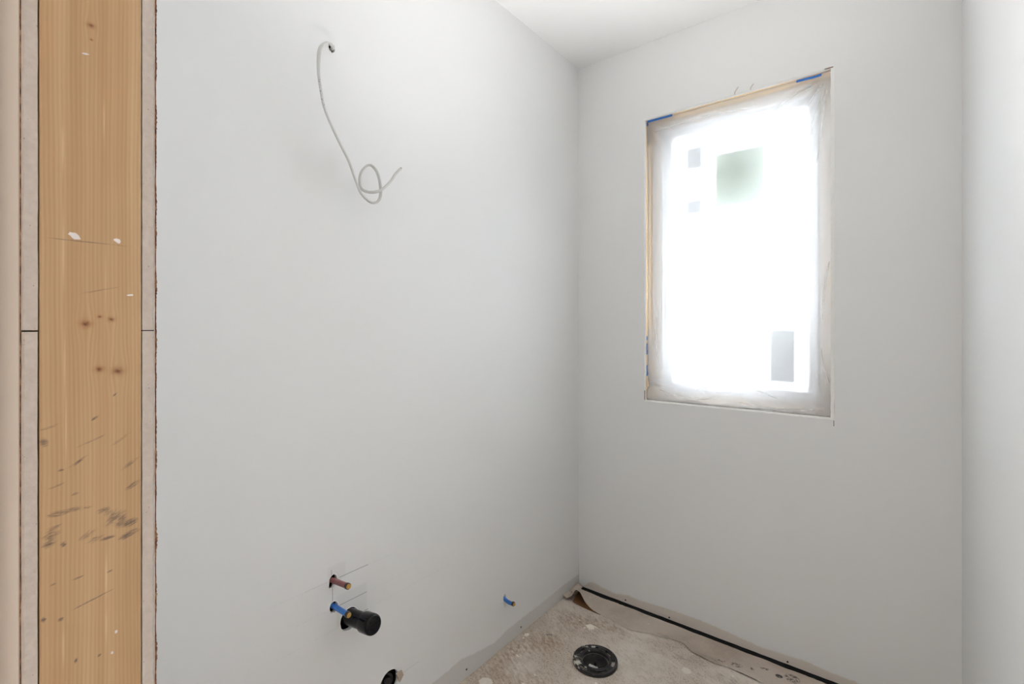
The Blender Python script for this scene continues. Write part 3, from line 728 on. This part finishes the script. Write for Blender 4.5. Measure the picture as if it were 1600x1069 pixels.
under(lathe_obj('pipe', [(0, -.08), (.0238, -.08), (.0238, L-.03)], a0, ad, M_black, None, 40), drain)
capo = under(lathe_obj('end_cap', [(.0238, L-.044), (.0286, L-.044), (.0292, L-.042), (.0292, L-.012), (.0285, L-.005), (.0262, L-.001), (.0235, L), (.0225, L-.0006), (0, L-.0006)], a0, ad, M_black, None, 40), drain)
q = Vector((0,0,1)).rotation_difference(ad).to_matrix()
for rr in range(3):                                         # raised moulded marks on the cap face
    for k in range(4):
        bm = bmesh.new(); add_box(bm, -.0022, .0022, -.0016, .0016, -.0004, .0007, .0003)
        for v in bm.verts: v.co = a0+ad*(L-.0006)+q@(v.co+Vector((-.009+rr*.009, -.0105+k*.007, 0)))
        under(obj_bm('moulded_mark', bm, M_black), drain)
# capped clean-out sunk in the lowest hole
co = bpy.data.objects.new('cleanout_stub', None); co.location = (-.01, -1.228, .2005); link(co)
tag(co, 'glossy black capped pipe sunk in the lowest wall hole', 'pipe')
M_gloss = simple('black_gloss', (.012, .012, .014, 1), .12, .2, 30, .3)
under(lathe_obj('pipe', [(0, -.07), (.028, -.07), (.0285, -.006), (.0305, -.006), (.0305, .0), (.028, .0), (.0275, -.010)], (-.004, -1.229, .197), (1, 0, .05), M_black, None, 36), co)
under(lathe_obj('cap', [(.0272, -.012), (.024, -.006), (.016, -.009), (.012, -.003), (.006, -.002), (0, -.002)], (-.004, -1.229, .197), (1, 0, .05), M_gloss, None, 36), co)
# torn face paper beside that hole
bm = bmesh.new()
fp = [(-1.2030, .2135), (-1.190, .2128), (-1.1775, .2110), (-1.1740, .2020), (-1.1705, .1915), (-1.1800, .1790), (-1.1860, .1745), (-1.1930, .1840), (-1.1940, .1960)]
vs = [bm.verts.new((.0015+.004*abs(noise.noise(Vector((p[0]*90, p[1]*90, 1)))), p[0], p[1])) for p in fp]; vb = [bm.verts.new((.0003, p[0], p[1])) for p in fp]
bm.faces.new(vs); bm.faces.new(vb)
for i in range(len(fp)): bm.faces.new((vs[i], vs[(i+1)%len(fp)], vb[(i+1)%len(fp)], vb[i]))
obj_bm('torn_paper', bm, simple('torn_face_paper', srgb(186, 170, 152), .9, .15, 120, .4), wl)

# ------------------------------------------------------------------ floor details
strip_edge = [(0.0, -.166), (.0136, -.1639), (.0581, -.1575), (.12, -.158), (.2113, -.1658), (.2565, -.1688), (.3094, -.1769), (.3778, -.1888), (.4678, -.1525), (.5879, -.1299), (.6551, -.1706), (.7214, -.1773), (.7808, -.1683), (.8648, -.1743), (.9326, -.1766), (1.2, -.172), (1.48, -.17)]
def edge_y(x):
    for (x0, y0), (x1, y1) in zip(strip_edge, strip_edge[1:]):
        if x <= x1: return y0+(y1-y0)*sm((x-x0)/(x1-x0))
    return -.17
def strip_z(x, v):
    c = .088+(.020-.088)*v; w = .034+(.014-.034)*v; h = .004+.066*(1-v)**1.15
    d = (x-c)/w
    z = h/(1+abs(d)**3.0) if d < 0 else h/(1+abs(d)**2.3)
    z += .016*gs(x, 0, .020)*(1-v*.4)                                   # pushed up against the left wall
    z *= 1-sm((x-.19)/.06)
    z += (1-v)**6*(.0040*max(0, noise.noise(Vector((x*9, .3, 0)))+.1)+.005*gs(x, .68, .035)+.005*gs(x, .86, .05)+.003*gs(x, .40, .05))
    z += .0007*noise.noise(Vector((x*30, v*6, 0)))
    return max(z, 0)+.0012
nxs, nv = 190, 14
bm = bmesh.new(); T = []; B = []
xs = [.0015+.36*(i/110) for i in range(111)] + [.3615+(1.485-.3615)*(i+1)/80 for i in range(80)]
for x in xs:
    back = -.028+.005*noise.noise(Vector((x*14, 2, 0)))+.002*noise.noise(Vector((x*70, 5, 0)))-.006*gs(x, .13, .05)
    fr0 = edge_y(x)+.0015*noise.noise(Vector((x*60, 8, 0)))
    ct, cb = [], []
    for j in range(nv+1):
        v = (j/nv); y = fr0+(back-fr0)*v; z = strip_z(x, v)
        ct.append(bm.verts.new((x, y, z+.0012+.0012*gs(x, .09, .05)))); cb.append(bm.verts.new((x, y, z)))
    T.append(ct); B.append(cb)
for i in range(len(xs)-1):
    for j in range(nv):
        f = bm.faces.new((T[i][j], T[i+1][j], T[i+1][j+1], T[i][j+1])); f.material_index = 0
        f = bm.faces.new((B[i][j], B[i][j+1], B[i+1][j+1], B[i+1][j])); f.material_index = 1
    f = bm.faces.new((T[i][0], B[i][0], B[i+1][0], T[i+1][0])); f.material_index = 2
    f = bm.faces.new((T[i][nv], T[i+1][nv], B[i+1][nv], B[i][nv])); f.material_index = 2
for k in (0, -1):
    for j in range(nv): bm.faces.new((T[k][j], T[k][j+1], B[k][j+1], B[k][j])).material_index = 2
strip = obj_bm('paper_strip', bm, [M_strip, M_under, M_rim], None, smooth=True)
tag(strip, 'brown floor protection paper strip along the back wall, buckled in the corner', 'floor paper')
# second thin layer curling up in the corner
def curl(a, b):
    x = .002+.034*a; y = -.105+.085*b
    return (x, y, .012+.012*math.sin(math.pi*min(1, a*.9+.1))*(1-.3*b)+.010*b*(1-a))
bm = bmesh.new(); g = [[bm.verts.new(curl(i/12, j/10)) for i in range(13)] for j in range(11)]
for j in range(10):
    for i in range(12): bm.faces.new((g[j][i], g[j][i+1], g[j+1][i+1], g[j+1][i]))
plate('brown_backing', [[(.052, -.1500), (.075, -.1560), (.10, -.1600), (.14, -.1640), (.19, -.1660), (.215, -.1640), (.18, -.12), (.12, -.05), (.05, -.035), (.03, -.06)]], .0006, lambda u, v, w: (u, v, .0003+w), M_under, strip)
lay = obj_bm('paper_layer', bm, [M_strip], strip, smooth=True); m = lay.modifiers.new('thickness', 'SOLIDIFY'); m.thickness = .001
# splashes of joint compound
for (sx, sy, rx, ry, an, jit, mt) in ((.2211, -.2766, .022, .016, -.5, .3, M_splat), (.236, -.262, .020, .0045, -.1, .4, M_splat), (.026, -.500, .0095, .013, -.2, .15, M_splat), (.028, -.528, .004, .0045, 0, .3, M_splat),
                                      (.6592, -.287, .019, .018, 0, .12, M_splat2), (.072, -.828, .028, .024, .2, .08, M_splat2), (.078, -.634, .010, .0032, -.3, .3, M_splat), (.1999, -.6799, .0045, .004, 0, .2, M_splat),
                                      (.4094, -.5714, .005, .006, 0, .2, M_splat), (.8139, -.2056, .004, .003, 0, .3, M_splat), (.1900, -.745, .008, .003, .3, .3, M_splat), (.158, -.262, .005, .003, .3, .4, M_splat), (.205, -.298, .006, .003, .7, .4, M_splat)):
    bm = bmesh.new(); blob(bm, (sx, sy), rx, ry, .0012, lambda u, v, w: (u, v, w+.0001), 20, jit, an)
    obj_bm('compound_splash', bm, mt, floor)
for (sx, sy, r) in ((.1062, -.0692, .0035), (.1187, -.0521, .003), (.78, -.1644, .003), (.4228, -.0938, .003)):
    bm = bmesh.new(); blob(bm, (sx, sy), r, r*.7, .001, lambda u, v, w: (u, v, w+strip_z(u, (v-edge_y(u))/(-.02-edge_y(u)))+.0013), 12, .3)
    obj_bm('compound_splash', bm, M_splat, strip)

# closet flange
FC = Vector((.351, -.4687, 0))
def flange_mat():
    t = NT('flange_abs'); x, y, z, P = t.pos(); n = t.noise(P, 55, 4, .7); n2 = t.noise(P, 130, 3)
    reg, a, b = t.ell(x, y, FC.x-.05, FC.y-.05, .075, .05, -.7); reg2, a, b = t.ell(x, y, FC.x-.055, FC.y+.055, .05, .03, .7)
    m = t.step(t.math('ADD', t.math('MULTIPLY', n, .9), t.math('MULTIPLY', t.math('ADD', reg, reg2), .17)), .60, .64)
    m = t.math('MULTIPLY', m, t.step(z, .004, .010))
    col = t.mix(m, t.mix(n2, (.010, .010, .012, 1), (.024, .024, .027, 1)), srgb(205, 202, 192))
    return t.done(col, 0.34, n2, .15, .0006)
M_fl = flange_mat()
fl = bpy.data.objects.new('closet_flange', None); fl.location = FC; link(fl)
tag(fl, 'round black plastic toilet flange with slotted rim set in the floor', 'toilet flange')
def arc_slot(a0, a1, r0, r1, n=10):
    return [(r1*math.cos(a0+(a1-a0)*i/n), r1*math.sin(a0+(a1-a0)*i/n)) for i in range(n+1)] + [(r0*math.cos(a1-(a1-a0)*i/n), r0*math.sin(a1-(a1-a0)*i/n)) for i in range(n+1)]
D = math.radians
slots = [arc_slot(D(a), D(b), .0655, .0795) for a, b in ((2, 36), (52, 84), (108, 140), (156, 182), (205, 226), (238, 268), (300, 338))]
bolts = [circle(.073*math.cos(D(a)), .073*math.sin(D(a)), .0036, None, 12) for a in (96, 192, 286, 350)]
o = plate('slotted_rim', [circle(0, 0, .0885, None, 72), circle(0, 0, .055, None, 60)] + slots + bolts, .0075, lambda u, v, w: (FC.x+u, FC.y+v, .0055+w), M_fl); under(o, fl)
under(lathe_obj('outer_lip', [(.0805, .0005), (.0895, .0005), (.0905, .002), (.0905, .012), (.0893, .0142), (.0865, .0148), (.0845, .0138), (.0835, .0125), (.0805, .006)], FC, (0,0,1), M_fl, None, 72), fl)
under(lathe_obj('inner_collar', [(.0645, .006), (.0630, .0155), (.0612, .0172), (.0585, .0172), (.0565, .0150), (.0535, .0040), (.0520, -.010), (.0524, -.012), (.056, .004)], FC, (0,0,1), M_fl, None, 60), fl)
test = lathe_obj('knockout_cap', [(.0525, -.003), (.0515, .0005), (.0480, -.0005), (.0440, -.0035), (.0425, -.0038), (.0415, -.0030), (.0405, -.0038), (0, -.0040)], FC, (0,0,1), M_black, None, 48); under(test, fl)
bm = bmesh.new(); add_box(bm, -.0030, .0030, -.0055, .0055, -.0042, .003, .0010); 
for v in bm.verts: v.co = FC+Matrix.Rotation(.7, 3, 'Z')@v.co
under(obj_bm('pull_tab', bm, M_black), fl)
def label_mat():
    t = NT('flange_label'); x, y, z, P = t.pos()
    rot = t.n.new('ShaderNodeVectorRotate'); rot.rotation_type = 'Z_AXIS'; rot.inputs['Angle'].default_value = -D(4.5); t.put(rot.inputs['Vector'], P)
    n = t.noise(t.scale(rot.outputs[0], (2.4, 1.0, 1)), 190, 1)
    return t.done(t.mix(t.math('MULTIPLY', t.step(n, .46, .54), .55), srgb(226, 224, 218), srgb(70, 70, 70)), .5)
bm = bmesh.new(); add_box(bm, -.0185, .0185, -.0064, .0064, -.0042, -.0034)
for v in bm.verts: v.co = FC+Vector((.003, -.0225, 0))+Matrix.Rotation(D(4.5), 3, 'Z')@v.co
under(obj_bm('sticker', bm, label_mat()), fl)

# ------------------------------------------------------------------ fill lamp added on the floor below the view, to bounce off the ceiling
wlp = bpy.data.objects.new('fill_lamp', None); wlp.location = (1.06, -1.50, 0); link(wlp)
tag(wlp, 'added black floor-standing fill lamp aimed up at the ceiling', 'lamp')
LP = Vector((1.06, -1.50, 0))
under(lathe_obj('base', [(0, 0), (.11, 0), (.115, .006), (.11, .014), (.02, .02), (.014, .03), (0, .03)], LP, (0,0,1), M_black, None, 36), wlp)
under(lathe_obj('post', [(.009, .02), (.009, .30), (.012, .302), (.012, .33), (0, .33)], LP, (0,0,1), M_black, None, 18), wlp)
under(lathe_obj('head', [(.0, .33), (.05, .33), (.075, .36), (.085, .42), (.085, .425), (.081, .425), (.072, .362), (.045, .338), (0, .338)], LP, (0,0,1), M_black, None, 40), wlp)
ld = bpy.data.lights.new('fill_lamp_light', 'SPOT'); ld.energy = LAMP_W; ld.spot_size = math.radians(62); ld.spot_blend = 1.0; ld.shadow_soft_size = .05; ld.color = (1.0, .99, .98)
lo = bpy.data.objects.new('fill_lamp_light', ld); lo.location = LP+Vector((0, 0, .43)); lo.rotation_euler = Vector((-.22, .42, 2.3)).to_track_quat('-Z', 'Y').to_euler(); link(lo); under(lo, wlp)
